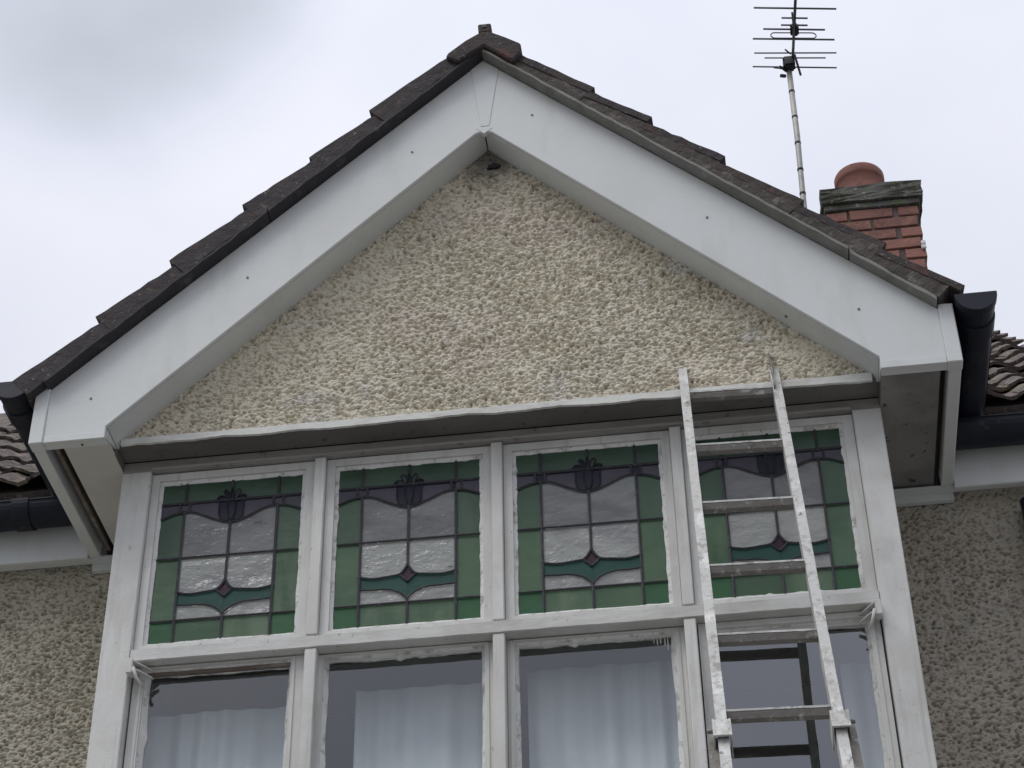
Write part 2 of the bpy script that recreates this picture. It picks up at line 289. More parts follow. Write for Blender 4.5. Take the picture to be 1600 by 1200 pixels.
# bay body
bm = bmesh.new()
bbox(bm, -1.25, 1.25, .0, .15, 0, 1.0); bbox(bm, -1.25, 1.25, 0, .15, 2.75, 3.62)
bbox(bm, -1.25, -1.152, 0, .15, 1.0, 2.75); bbox(bm, 1.159, 1.25, 0, .15, 1.0, 2.75)
bmobj('bay_front_panel', bm, render_m, H)
for s in (-1, 1): box('bay_cheek', min(s*1.25, s*1.17), max(s*1.25, s*1.17), .105, .53, 0, 5.555, paint, H)
gp = box('bay_lower_glazing', -1.152, 1.159, .05, .056, 1.0, 2.75, glass_m, H, 0)
bm = bmesh.new(); bbox(bm, -1.165, 1.165, .16, .80, 5.50, 5.555); bbox(bm, -1.71, 1.71, .801, 4.0, 5.50, 5.555); bmobj('room_ceiling', bm, room_m, H)
box('room_back_wall', -1.71, 1.71, 4.0, 4.06, 2.8, 5.56, room_m, H, 0)
box('room_side_wall', -1.77, -1.711, .801, 4.0, 2.8, 5.56, room_m, H, 0); box('room_side_wall', 1.711, 1.719, .802, 4.0, 2.8, 5.56, room_m, H, 0)
bm = bmesh.new(); bbox(bm, -1.165, 1.165, .16, .80, 2.8, 2.85); bbox(bm, -1.71, 1.71, .801, 4.0, 2.8, 2.85); bmobj('room_floor', bm, carpet_m, H)

# ------------------------------------------------------------------ window framing (front face y = 0)
box('corner_post', -1.250, -1.152, 0, .10, 3.62, 5.556, paint, H, .003)
box('corner_post', 1.159, 1.250, 0, .10, 3.62, 5.556, paint, H, .003)
MUL = [(-.599, -.562), (-.015, .022), (.568, .605)]
for a, b in MUL:
    box('mullion', a, b, 0, .105, 4.8765, 5.553, paint, H, .003)
    box('mullion', a, b, .0015, .105, 3.70, 4.829, paint, H, .003)
# transom with slightly wavering paint line
bm = bmesh.new(); n = 90
xs = [-1.151 + 2.309*i/n for i in range(n+1)]
def waver(a, k): return [a + k*(random.random()-.5) for _ in range(n+1)]
zt, zb = waver(4.876, .0015), waver(4.8305, .002)
def strip(bm, xs, rows):
    V = [[bm.verts.new((x, y[i] if hasattr(y, '__len__') else y, z[i] if hasattr(z, '__len__') else z)) for i, x in enumerate(xs)] for y, z in rows]
    for A, B in zip(V, V[1:]):
        for i in range(len(xs)-1): bm.faces.new((A[i], A[i+1], B[i+1], B[i]))
    return V
strip(bm, xs, [(.105, 4.876), (.012, zt), (-.0015, [z-.005 for z in zt]), (-.0015, [z+.002 for z in zb]), (.003, zb), (.105, 4.832)])
bmobj('transom', bm, paint_h, H)
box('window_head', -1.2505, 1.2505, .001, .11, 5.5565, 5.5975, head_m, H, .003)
box('head_moulding', -1.150, 1.157, -.006, .0005, 5.5575, 5.5695, head_m, H, .003)
box('window_sill', -1.27, 1.27, -.07, .10, 3.60, 3.699, paint_h, H, .004)
# underside of the oversailing gable and its white drip edge
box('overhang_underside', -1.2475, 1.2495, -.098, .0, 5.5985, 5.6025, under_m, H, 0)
bm = bmesh.new(); n = 170; xs = [-1.228 + 2.454*i/n for i in range(n+1)]
w = 0; zz = []
for i in range(n+1):
    w = .88*w + .0016*(random.random()-.5)*2; zz.append(5.5865 + w + .0014*math.sin(i*.33))
tw = [5.6155 + .0022*(random.random()-.5) + .001*math.sin(i*.5) for i in range(n+1)]
V = strip(bm, xs, [(-.096, 5.619), (-.108, tw), (-.115, [t-.004 for t in tw]), (-.115, zz), (-.106, [z-.001 for z in zz]), (-.096, 5.600)])
for k in (0, -1): bm.faces.new([r[k] for r in V])
bmobj('drip_board', bm, drip_m, H)

# ------------------------------------------------------------------ sashes and putty
def ring_frame(bm, o, i, y0, y1, jag=0, seg=26, yi=None):
    """rectangular ring: outer rect o=(x0,x1,z0,z1) to inner rect i, front y0, back y1; inner edge ragged by jag"""
    def pts(r, j):
        x0, x1, z0, z1 = r; P = []
        for (ax, az, bx2, bz, nx, nz) in ((x0, z0, x1, z0, 0, 1), (x1, z0, x1, z1, -1, 0), (x1, z1, x0, z1, 0, -1), (x0, z1, x0, z0, 1, 0)):
            w = 0
            for k in range(seg):
                t = k/seg; w = .7*w + (random.random()-.45)*j; q = (w + (random.uniform(.4, 1.6)*j if random.random() < .06 else 0)) if k else 0
                P.append((ax+(bx2-ax)*t + nx*q, az+(bz-az)*t + nz*q))
        return P
    O, I = pts(o, 0), pts(i, jag); n = len(O); yi = y0 if yi is None else yi
    a = [bm.verts.new((x, y0, z)) for x, z in O]; b = [bm.verts.new((x, yi, z)) for x, z in I]
    c = [bm.verts.new((x, y1, z)) for x, z in I]; d = [bm.verts.new((x, y1, z)) for x, z in O]
    for k in range(n):
        l = (k+1) % n
        for A, B in ((a, b), (b, c), (d, a)): bm.faces.new((A[k], A[l], B[l], B[k]))
def sash(name, o, g, yf, yg, parent, mat, jag=.0024, lip=.012):
    bm = bmesh.new(); ring_frame(bm, o, (g[0]-lip, g[1]+lip, g[2]-lip, g[3]+lip), yf, yg+.02, 0, 1)
    f = bmobj(name, bm, mat, parent)
    bm = bmesh.new(); ring_frame(bm, (g[0]-lip-.001, g[1]+lip+.001, g[2]-lip-.001, g[3]+lip+.001), g, yf+.007, yg+.004, jag, 30, yi=yg-.0035)
    bmobj('putty', bm, putty_m, f)
    return f

# leaded light pattern in unit coordinates (u across, v up)
def cv(pts, n=8):
    """Catmull-Rom through points"""
    o = []; P = [pts[0]] + list(pts) + [pts[-1]]
    for i in range(1, len(P)-2):
        for k in range(n):
            t = k/n; a, b, c, d = P[i-1], P[i], P[i+1], P[i+2]
            o.append(tuple(.5*((2*b[j]) + (-a[j]+c[j])*t + (2*a[j]-5*b[j]+4*c[j]-d[j])*t*t + (-a[j]+3*b[j]-3*c[j]+d[j])*t**3) for j in (0, 1)))
    o.append(tuple(pts[-1])); return o
mir = lambda P: [(1-u, v) for u, v in P][::-1]
g_leaf = art_glass('lit_green_glass', (.105, .185, .105), .3, .002, [((.06, .12, .068), 4, .42, .6, .7), ((.20, .27, .18), 7, .52, .68, .7, (1, 1, .25))])  # lighter green copy, brighter light of the lower panes painted in
U1, U2, VB, VM, VT = .168, .832, .128, .515, .872
curveL = cv([(0, .775), (.09, .803), (.168, .812), (.25, .803), (.36, .762), (.44, .735), (.5, .725)])
def seg_of(P, ua, ub): return [p for p in P if ua-1e-4 <= p[0] <= ub+1e-4]
cl_side = seg_of(curveL, 0, .168); cl_mid = seg_of(curveL, .168, .5)
bandU = cv([(.168, .300), (.26, .286), (.36, .292), (.42, .297), (.445, .302)])
bandU2 = cv([(.445, .302), (.465, .283), (.5, .256)])
bandD = cv([(.168, .222), (.26, .217), (.36, .214), (.44, .192), (.5, .152)])
dia = [(.445, .302), (.472, .323), (.5, .362), (.528, .323), (.555, .302), (.528, .276), (.5, .252), (.472, .276)]
petalO = cv([(.489, .735), (.44, .742), (.415, .78), (.412, .85), (.395, .885), (.418, .902), (.452, .895), (.470, .865), (.472, .81), (.489, .735)], 6)
petalM = cv([(.5, .735), (.478, .78), (.473, .85), (.486, .91), (.5, .950), (.514, .91), (.527, .85), (.522, .78), (.5, .735)], 6)
petalI = cv([(.474, .845), (.456, .90), (.440, .925), (.455, .940), (.474, .925), (.486, .90), (.474, .845)], 5)
sq = [(.130, .808), (.200, .808), (.200, VT), (.130, VT)]
P_ = []   # (polygon, material, name)
def both(poly, m, y=0): P_.append((poly, m, y)); P_.append((mir(poly), m, y))
both([(0, VT), (U1, VT), (U1, 1), (0, 1)], g_green)
both([(U1, VT), (.5, VT), (.5, 1), (U1, 1)], g_green)
both(cl_side + [(U1, VT), (0, VT)], g_mauve)
both(cl_mid + [(.5, VT), (U1, VT)], g_mauve)
g_side = art_glass('dimmed_green_glass', (.070, .130, .080), .3, .002, [((.045, .085, .055), 4, .42, .6, .7), ((.11, .165, .11), 7, .54, .7, .6, (1, 1, .25))])  # dimmer green copy, weaker light of the upper side panes painted in
both([(0, VM), (U1, VM)] + cl_side[::-1], g_side)
both([(0, VB), (U1, VB), (U1, VM), (0, VM)], g_leaf)
both([(0, 0), (U1, 0), (U1, VB), (0, VB)], g_greenb)
both([(U1, 0), (.5, 0), (.5, VB), (U1, VB)], g_leaf)
both([(U1, VM), (.5, VM)] + cl_mid[::-1], g_dim)
both([(.168, .300)] + bandU[1:] + [(.472, .323), (.5, .362), (.5, VM), (U1, VM)], g_clear)
both([(U1, VB), (.5, VB), (.5, .152)] + bandD[::-1][1:], g_clear)
both(bandD + [(.5, .252), (.472, .276), (.445, .302)] + bandU[::-1][1:], g_teal)
P_.append((dia, g_plum, -.0006))
both(sq, g_navy, -.0008); both(petalO, g_navy, -.0012); P_.append((petalM, g_navy, -.0018)); both(petalI, g_navy, -.0006)
LINES = [[(U1, 0), (U1, .812)], [(U1, VT), (U1, 1)], [(0, VM), (1, VM)], [(0, VB), (1, VB)], [(0, VT), (1, VT)], [(.5, 0), (.5, .152)], [(.5, .362), (.5, .725)],
         curveL, bandU, bandD, cv([(.445, .302), (.472, .323), (.5, .362)], 4), bandU2, petalO, [(.130, .806), (.130, VT)], [(.200, .806), (.200, VT)], petalI, [(.5, .95), (.5, 1)]]
LINES += [mir(L) for L in LINES if not (abs(L[0][0]-.5) < 1e-6 and abs(L[-1][0]-.5) < 1e-6) and not (L[0][0] == 0 and L[-1][0] == 1)]
LINES.append(petalM)
THIN = [petalM, petalO, mir(petalO), petalI, mir(petalI)]
GW, GH = .464, .604
def piece_mesh(poly, m, y):
    q = [poly[0]]
    for p in poly[1:]:
        if abs(p[0]-q[-1][0]) + abs(p[1]-q[-1][1]) > 1e-5: q.append(p)
    if abs(q[0][0]-q[-1][0]) + abs(q[0][1]-q[-1][1]) < 1e-5: q.pop()
    bm = bmesh.new(); addprism(bm, [(u*GW, v*GH) for u, v in q], y, .004)
    bmesh.ops.recalc_face_normals(bm, faces=bm.faces); bmesh.ops.triangulate(bm, faces=[f for f in bm.faces if len(f.verts) > 4])
    me = bpy.data.meshes.new('glass_piece'); bm.to_mesh(me); bm.free(); me.materials.append(m); return me
PM = [piece_mesh(*p) for p in P_]
bm = bmesh.new()
for L in LINES:
    pts = [Vector((u*GW, -.0022, v*GH)) for u, v in L]; hw = .0020 if L in THIN else (.0042 if len(L) <= 2 else .0036)
    for closed_ in (0,):
        A, B, T = [], [], []
        for i, p in enumerate(pts):
            d = (pts[min(i+1, len(pts)-1)] - pts[max(i-1, 0)]); d = d.normalized() if d.length else Vector((1, 0, 0)); nrm = Vector((-d.z, 0, d.x))
            A.append(bm.verts.new(p + nrm*hw)); B.append(bm.verts.new(p - nrm*hw)); T.append(bm.verts.new(p + Vector((0, -.0028, 0))))
        for i in range(len(pts)-1):
            bm.faces.new((A[i], A[i+1], T[i+1], T[i])); bm.faces.new((T[i], T[i+1], B[i+1], B[i]))
for u, v in [(U1, VB), (.5, VB), (U2, VB), (U1, VM), (.5, VM), (U2, VM), (U1, VT), (.5, .152), (U2, VT), (U1, .812), (U2, .812), (U1, .30), (U2, .30), (.5, .725)]:
    c0 = bm.verts.new((u*GW, -.0062, v*GH)); rg0 = [bm.verts.new((u*GW + random.uniform(.006, .0085)*math.cos(k*math.pi/4), -.0023, v*GH + random.uniform(.006, .0085)*math.sin(k*math.pi/4))) for k in range(8)]
    for k in range(8): bm.faces.new((c0, rg0[k], rg0[(k+1) % 8]))
bmesh.ops.recalc_face_normals(bm, faces=bm.faces)
lead_me = bpy.data.meshes.new('lead_came'); bm.to_mesh(lead_me); bm.free(); lead_me.materials.append(lead_m)

TOP = [(-1.112, -.644, -1.1505, -.6005), (-.520, -.056, -.5605, -.0165), (.064, .528, .0235, .5665), (.650, 1.112, .6065, 1.1575)]
UN = ['stained glass light beside the left corner post', 'stained glass light, second from the left', 'stained glass light left of the ladder', 'stained glass light behind the ladder']
for k, (a, b, oa, ob) in enumerate(TOP):
    f = sash('stained_glass_window', (oa, ob, 4.8775, 5.5520), (a, b, 4.908, 5.513), .020, .036, H, paint)
    f['label'] = UN[k]
    for me in PM:
        o = bpy.data.objects.new('glass_piece', me); C.objects.link(o); o.parent = f
        o.location = (a + random.uniform(-.0008, .0008), .035, 4.9085 + random.uniform(-.0008, .0008)); o.rotation_euler = (R(random.uniform(-.12, .12)), 0, R(random.uniform(-.12, .12)))
        o.scale = ((b-a)/GW, 1, 1)
    o = bpy.data.objects.new('lead_came', lead_me); C.objects.link(o); o.parent = f; o.location = (a, .0325, 4.9085); o.scale = ((b-a)/GW, 1, 1)
LOW = [(-1.088, -.652, -1.146, -.604, 4.783, .006), (-.528, -.054, -.5605, -.0165, 4.792, .020), (.062, .526, .0235, .5665, 4.786, .020), (.662, 1.106, .609, 1.153, 4.770, .006)]
UL = ['plain lower casement beside the left corner post', 'plain lower casement, second from the left', 'plain lower casement left of the ladder', 'plain lower casement behind the ladder']
for k, (a, b, oa, ob, zt_, yf) in enumerate(LOW):
    a += (a-.677)*.0066; b += (b-.677)*.0066; zt_ = min(zt_ + .025, 4.812); yf = .040 if k in (0, 3) else .050
    f = sash('casement_window', (oa, ob, 3.702, 4.8285), (a, b, 3.76, zt_), yf, .076, H, paint, .0042, .012)
    f['label'] = UL[k]
    # inner bead of the rebate
    bm = bmesh.new(); ring_frame(bm, (a-.026, b+.026, 3.735, zt_+.0155), (a-.018, b+.018, 3.75, zt_+.0125), yf-.004, yf+.003, 0, 1); bmobj('bead', bm, paint, f)
    box('weathered_rail', a-.011, b+.011, yf+.016, .072, zt_-.0015, zt_+.0115, bare if k == 0 else paint_h, f, .001)
    bm = bmesh.new(); bbox(bm, a-.01, b+.01, .078, .081, 3.75, zt_+.010); bmobj('glass_pane', bm, glass_m, f)
# drips of paint on the third casement's glass, and a brush mark on the second's edge
cw = [o for o in H.children if o.name.startswith('casement_window')]
gl4 = glass_m.copy(); gl4.name = 'bright_reflecting_glass'
for q in gl4.node_tree.nodes:
    if q.type == 'FRESNEL': q.inputs['IOR'].default_value = 2.7
for q in cw[3].children:
    if q.name.startswith('glass_pane'): q.data.materials[0] = gl4
for i, x in enumerate((.480, .490, .503, .512, .470)):
    box('paint_drip', x, x+.0035, .0745, .0778, 4.808 - (.020, .016, .026, .042, .014)[i], 4.813, putty_m, cw[2], .001)
# corner hinges of the two opening casements
for s, w, x in ((-1, cw[0], -1.143), (1, cw[3], 1.150)):
    hg = box('hinge', x-.010, x+.010, -.026, .012, 4.776, 4.828, paint, w, .003)
    for (z0, z1) in ((4.820, 4.823), (4.794, 4.798)):
        bm = bmesh.new(); xi = x - s*.058
        vs = [(x-s*.008, -.026, z1), (xi, .034, z1-.008), (xi, .046, z1-.008), (x-s*.008, .004, z1)]
        A = [bm.verts.new(v) for v in vs]; B = [bm.verts.new((v[0], v[1], v[2]-.004)) for v in vs]
        bm.faces.new(A); bm.faces.new(B[::-1])
        for i in range(4): bm.faces.new((A[i], A[(i+1) % 4], B[(i+1) % 4], B[i]))
        bmobj('hinge_leaf', bm, paint, w)
    tube('hinge_arm', [(x-s*.012, -.024, 4.795), (x-s*.022, -.012, 4.765), (x-s*.040, .030, 4.745)], [.006, .005, .003], paint, w, 8)

# curtains
def curtain(label, x0, x1, z0, z1, y, seed):
    r = random.Random(seed); n = 160; ph = [r.random()*6 for _ in range(4)]
    V, F = [], []
    for j in range(2):
        for i in range(n+1):
            u = i/n; x = x0 + (x1-x0)*u
            d = .012*math.sin(x*30+ph[0] + 1.5*math.sin(x*9+ph[1])) + .0120*math.sin(x*72+ph[2]+1.6*math.sin(x*13))
            V.append((x, y + d*(1.5 if j == 0 else .32), (z0, z1 + .0015*math.sin(x*14+ph[3]))[j]))
    for i in range(n): F.append((i, i+1, i+n+2, i+n+1))
    o = meshobj('curtain', V, F, curt_m, None, True); sm = o.modifiers.new('thick', 'SOLIDIFY'); sm.thickness = .002
    return tag(o, label, 'curtain', 'pale curtains behind the lower casements')
curtain('pale curtain hanging behind the casement beside the left corner post', -1.15, -.62, 3.0, 4.750, .21, 1)
curtain('pale curtain in broad folds behind the second casement from the left', -.475, -.05, 3.0, 4.782, .21, 2)
curtain('pale curtain in folds behind the casement just left of the ladder', .065, .57, 3.0, 4.808, .21, 3)
curtain('narrow pale curtain drawn aside behind the casement that the ladder crosses', 1.03, 1.15, 3.0, 4.768, .24, 4)
tag(tube('curtain_rod', [(-1.16, .255, 4.715), (1.16, .255, 4.715)], .006, dark_m), 'thin dark curtain rod behind the pale curtains inside the bay', 'curtain rod')

# ------------------------------------------------------------------ bargeboards, foot boxes, soffits, fascias
MT = .937
zlow = lambda x: 5.590 + .955*(1.248-abs(x))
ztop = lambda x: 7.124 - MT*abs(x)
def sx(s, P): return [(s*x, z) for x, z in (P if s > 0 else P[::-1])]
for s in (-1, 1):
    poly = [(1.248, 5.545), (1.248, 5.590), (.028, zlow(.028)), (.002, zlow(.028)+.006), (.002, ztop(.002)), (1.455, ztop(1.455)), (1.455, 5.545)]
    b = prism('bargeboard', sx(s, poly), -.220, -.204, upvc, H, .0025)
    b['label'] = ('smooth white bargeboard on the left slope', 'smooth white bargeboard on the right slope')[s > 0]
    # rounded return along the lower edge and soffit behind it
    prism('rake_soffit', sx(s, [(1.2465, 5.5915), (1.2465, 5.600), (.002, zlow(.002)+.006), (.002, zlow(.002)-.0015)]), -.2035, -.085, upvc, b, .001)
    prism('foot_trim', sx(s, [(1.247, 5.543), (1.247, 5.570), (1.452, 5.570), (1.452, 5.543)]), -.2225, -.2165, upvc, b, .0015)
    prism('foot_return', sx(s, [(1.249, 5.5465), (1.249, 5.553), (1.4545, 5.553), (1.4545, 5.5465)]), -.2035, -.176, upvc, b, .001)
    bm = bmesh.new(); TR = [(-.2035, 5.552), (-.2035, 5.5895), (-.100, 5.5895), (-.100, 5.583)]
    A_ = [bm.verts.new((s*1.2465, y, z)) for y, z in TR]; B_ = [bm.verts.new((s*1.2530, y, z)) for y, z in TR]
    bm.faces.new(A_); bm.faces.new(B_[::-1])
    for i in range(4): bm.faces.new((A_[i], A_[(i+1) % 4], B_[(i+1) % 4], B_[i]))
    bmobj('inner_return', bm, upvc, b)
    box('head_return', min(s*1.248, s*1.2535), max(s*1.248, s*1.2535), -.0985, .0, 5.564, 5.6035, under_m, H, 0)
    prism('end_cap', sx(s, [(1.4535, 5.541), (1.4535, 5.778), (1.5005, 5.776), (1.5005, 5.541)]), -.2265, -.176, upvc, b, .003)
    box('side_fascia', min(s*1.458, s*1.498), max(s*1.458, s*1.498), -.1755, .462, 5.5425, 5.74, upvc, H, .003)
    i0, i1 = (1.2505, 1.404) if s < 0 else (1.2505, 1.436)
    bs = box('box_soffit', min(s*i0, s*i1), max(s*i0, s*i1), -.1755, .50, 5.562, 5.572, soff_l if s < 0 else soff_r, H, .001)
    bs['label'] = ('plain buff soffit board with an open slot', 'mouldy soffit board with shade put into its colour')[s > 0]
    box('soffit_batten', min(s*1.41, s*1.456), max(s*1.41, s*1.456), -.175, .46, 5.60, 5.63, black_m, H, .001)
    if s < 0: box('slot_slat', -1.438, -1.424, -.17, .46, 5.566, 5.576, bare, H, .001)
    xa, xb = (-5.2, -1.50) if s < 0 else (1.50, 2.14)
    mf = box('eaves_fascia', xa, xb, .442, .462, 5.535 - (.01 if s > 0 else 0), 5.76, upvc, H, .003)
    box('fascia_return', min(s*1.27, xa if s < 0 else xb), max(s*1.27, xb if s > 0 else -1.27), .4625, .500, 5.5432, 5.551, upvc, mf, .001)
    box('wall_batten', min(s*1.255, s*1.50), max(s*1.255, s*1.50), .5005, .522, 5.515, 5.56, upvc, mf, .001)
# centre joint cover at the apex (slightly proud wedge)
bm = bmesh.new()
addprism(bm, [(-.010, 6.785), (.020, 6.785), (.057, ztop(.057)-.002), (.0, ztop(0)-.002), (-.046, ztop(.046)-.002)], -.2225, -.2195)
addprism(bm, [(-.028, 6.775), (.002, 6.748), (.030, 6.773), (.020, 6.784), (-.010, 6.784)], -.2215, -.2015)
bmobj('joint_cover', bm, upvc, H, bevel=.001)
bb = [o for o in H.children if o.name.startswith('bargeboard')]
for x, z in ((.174, 6.817), (-.256, 6.693), (.755, 6.247), (-.816, 6.175), (1.207, 5.79), (-1.311, 5.71)):
    tube('screw', [(x, -.2225, z), (x, -.2195, z)], .0042, screw_m, bb[0] if x < 0 else bb[1], 8, False)
tube('screw', [(-1.33, -.19, 5.5440), (-1.33, -.19, 5.5480)], .0045, screw_m, bb[0], 8, False)
tube('screw', [(.98, -.150, zlow(.98)-.003), (.98, -.150, zlow(.98)+.003)], .005, screw_m, bb[1], 8, False)

# undercloak strips under the verge tiles
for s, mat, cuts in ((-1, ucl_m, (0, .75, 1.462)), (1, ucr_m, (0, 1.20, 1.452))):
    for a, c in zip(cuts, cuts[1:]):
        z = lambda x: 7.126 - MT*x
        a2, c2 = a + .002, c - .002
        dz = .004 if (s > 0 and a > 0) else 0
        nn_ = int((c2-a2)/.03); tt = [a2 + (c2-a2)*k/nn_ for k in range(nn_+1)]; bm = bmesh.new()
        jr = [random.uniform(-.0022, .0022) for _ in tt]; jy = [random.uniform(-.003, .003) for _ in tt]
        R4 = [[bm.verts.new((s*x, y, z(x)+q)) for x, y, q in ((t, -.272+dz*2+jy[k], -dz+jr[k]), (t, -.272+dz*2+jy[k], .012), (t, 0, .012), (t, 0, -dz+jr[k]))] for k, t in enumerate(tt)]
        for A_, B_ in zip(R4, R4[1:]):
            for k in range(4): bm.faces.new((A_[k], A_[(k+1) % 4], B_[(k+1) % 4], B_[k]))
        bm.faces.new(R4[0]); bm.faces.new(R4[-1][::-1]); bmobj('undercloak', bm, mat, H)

# ------------------------------------------------------------------ gable roof tiles
ang = math.atan(MT)
def slope_mat(s, sl, y, perp):
    """frame at distance sl down the slope from the ridge, local x = down slope, y = world y, z = outward"""
    ex = Vector((s*math.cos(ang), 0, -math.sin(ang))); ez = Vector((s*math.sin(ang), 0, math.cos(ang))); ey = ez.cross(ex)
    o = Vector((0, y, 7.140)) + ex*sl + ez*perp
    mm = Matrix((ex, ey, ez)).transposed().to_4x4(); mm.translation = o; return mm
def tile_mesh(name, L, Wd, t0, t1, base0, base1, wave, mat, nseg=6, sub=4, rough=.0015, seed=0):
    r = random.Random(seed); bm = bmesh.new()
    G = {}
    for i in range(sub+1):
        for j in range(nseg+1):
            u, v = i/sub, j/nseg
            h = wave*(.5-.5*math.cos(2*math.pi*v)) if wave else 0
            top = t0 + (t1-t0)*u + h + r.uniform(-rough, rough); bot = base0 + (base1-base0)*u + h*.9
            ex = (r.uniform(-rough, rough)*1.5 if i in (0, sub) else 0); ey = (r.uniform(-rough, rough)*.6 if j in (0, nseg) else 0)
            G[i, j, 1] = bm.verts.new((u*L+ex, (v-.5)*Wd+ey, top)); G[i, j, 0] = bm.verts.new((u*L+ex, (v-.5)*Wd+ey, bot))
    for i in range(sub):
        for j in range(nseg):
            bm.faces.new((G[i, j, 1], G[i+1, j, 1], G[i+1, j+1, 1], G[i, j+1, 1])); bm.faces.new((G[i, j, 0], G[i, j+1, 0], G[i+1, j+1, 0], G[i+1, j, 0]))
        for j in (0, nseg): bm.faces.new((G[i, j, 0], G[i+1, j, 0], G[i+1, j, 1], G[i, j, 1]))
    for j in range(nseg):
        for i in (0, sub): bm.faces.new((G[i, j, 0], G[i, j, 1], G[i, j+1, 1], G[i, j+1, 0]))
    bmesh.ops.recalc_face_normals(bm, faces=bm.faces)
    me = bpy.data.meshes.new(name); bm.to_mesh(me); bm.free(); me.materials.append(mat); return me
STEPS = {-1: [.10, .405, .620, .842, 1.080, 1.317, 1.575], 1: [.12, .402, .596, .834, 1.079, 1.319, 1.540]}
for s in (-1, 1):
    mat = tile_m if s < 0 else tile_mr
    for col in range(5):
        xs_ = STEPS[s]
        for i in range(len(xs_)-1):
            L = (xs_[i+1]-xs_[i])/math.cos(ang) + .0015
            w_ = .30
            me = tile_mesh('roof_tile', L, w_-.004, .056, .086, (.027 if col == 0 and s > 0 else 0), (.060 if col == 0 and s > 0 else 0 if col == 0 else .004), 0 if col == 0 else .022, mat, 4 if col == 0 else 6, 9 if col == 0 else 4, .0026 if col == 0 else .0015, seed=s*100+i*7+col) if (col < 2 or i == 0) else None
            if me is None: me = last[i]
            if col == 1 or (col == 0): last = globals().setdefault('last_%d' % s, {}); last[i] = me
            o = bpy.data.objects.new('roof_tile', me); C.objects.link(o); o.parent = H
            jit = random.uniform(-.003, .003)
            o.matrix_local = slope_mat(s, (xs_[i]-.058)/math.cos(ang), -.270 + w_/2 + col*w_ + jit + .002, random.uniform(-.002, .003)) @ Matrix.Rotation(R(random.uniform(-.35, .35)), 4, 'Y')
    xs_ = STEPS[s]
    for i in range(len(xs_)-1 if s > 0 else 0):
        xe = min(xs_[i+1], 1.517)
        L = (xe-xs_[i])/math.cos(ang) + .0008; me = tile_mesh('verge_mortar', L, .27, .031, .030 + .033*L/.33, .0, .0, 0, mortar_l if s < 0 else mortar_r, 3, 12, .0028, seed=900+i+10*s)
        o = bpy.data.objects.new('verge_mortar', me); C.objects.link(o); o.parent = H; o.matrix_local = slope_mat(s, (xs_[i]-.058)/math.cos(ang), -.264 + .135, -.001)
    prism('roof_slope', sx(s, [(.002, 7.13), (.002, 7.10), (1.455, 7.10-MT*1.455), (1.485, 7.13-MT*1.485)]), .001, 2.6, black_m, H, 0)
    # mortar bedding between undercloak and tiles
# ridge tiles
def ridge(y0, y1, first):
    bm = bmesh.new(); prof = [(-.128, 7.090), (-.122, 7.112), (-.055, 7.172), (0.0, 7.208), (.030, 7.208), (.085, 7.172), (.146, 7.126), (.150, 7.088)] + ([(.118, 7.035), (.012, 7.134), (-.085, 7.064)] if first else [(.09, 7.105), (.012, 7.160), (-.05, 7.125)])
    addprism(bm, prof, y0, y1); return bmobj('ridge_tile', bm, tile_mr, H, bevel=.006)
rt = ridge(-.288, .14, True)
for k in range(4): ridge(.145 + k*.45, .585 + k*.45, False)
bm = bmesh.new(); bbox(bm, -.008, .036, -.285, -.225, 7.205, 7.252)
for v in bm.verts:
    if v.co.z > 7.22: v.co.x = .014 + (v.co.x-.014)*1.12
bmesh.ops.bevel(bm, geom=bm.edges[:], offset=.005, segments=1, affect='EDGES')
bmobj('ridge_stop', bm, tile_mr, rt)
box('stop_hollow', .004, .024, -.2875, -.2835, 7.228, 7.245, dark_m, rt, .001)

# ------------------------------------------------------------------ gutters
def half_gutter(name, c, L, r, axis, label=None, ends=(1, 0)):
    """half-round channel hung at c, running along +axis for L"""
    bm = bmesh.new(); n = 14; t = .004
    prof = [(-r-.004, .004), (-r-.004, 0)] + [(-r*math.cos(math.pi*k/n), -r*math.sin(math.pi*k/n)) for k in range(n+1)][0:] + [(r+.004, 0), (r+.004, .004), (r-t, .004)] + [((r-t)*math.cos(math.pi*k/n), -(r-t)*math.sin(math.pi*k/n)) for k in range(n+1)] + [(-r+t, .004)]
    A, B = [], []
    for a, z in prof:
        p0 = Vector((c[0]+a, c[1], c[2]+z)) if axis == 'y' else Vector((c[0], c[1]+a, c[2]+z))
        p1 = p0 + (Vector((0, L, 0)) if axis == 'y' else Vector((L, 0, 0)))
        A.append(bm.verts.new(p0)); B.append(bm.verts.new(p1))
    n2 = len(prof)
    for k in range(n2): bm.faces.new((A[k], A[(k+1) % n2], B[(k+1) % n2], B[k]))
    g = bmobj(name, bm, gutter_m, H, smooth=False)
    if label: g['label'] = label
    return g
def d_shape(r, n=16, up=.006): return [(-r, up)] + [(-r*math.cos(math.pi*k/n), -r*math.sin(math.pi*k/n)) for k in range(n+1)] + [(r, up)]
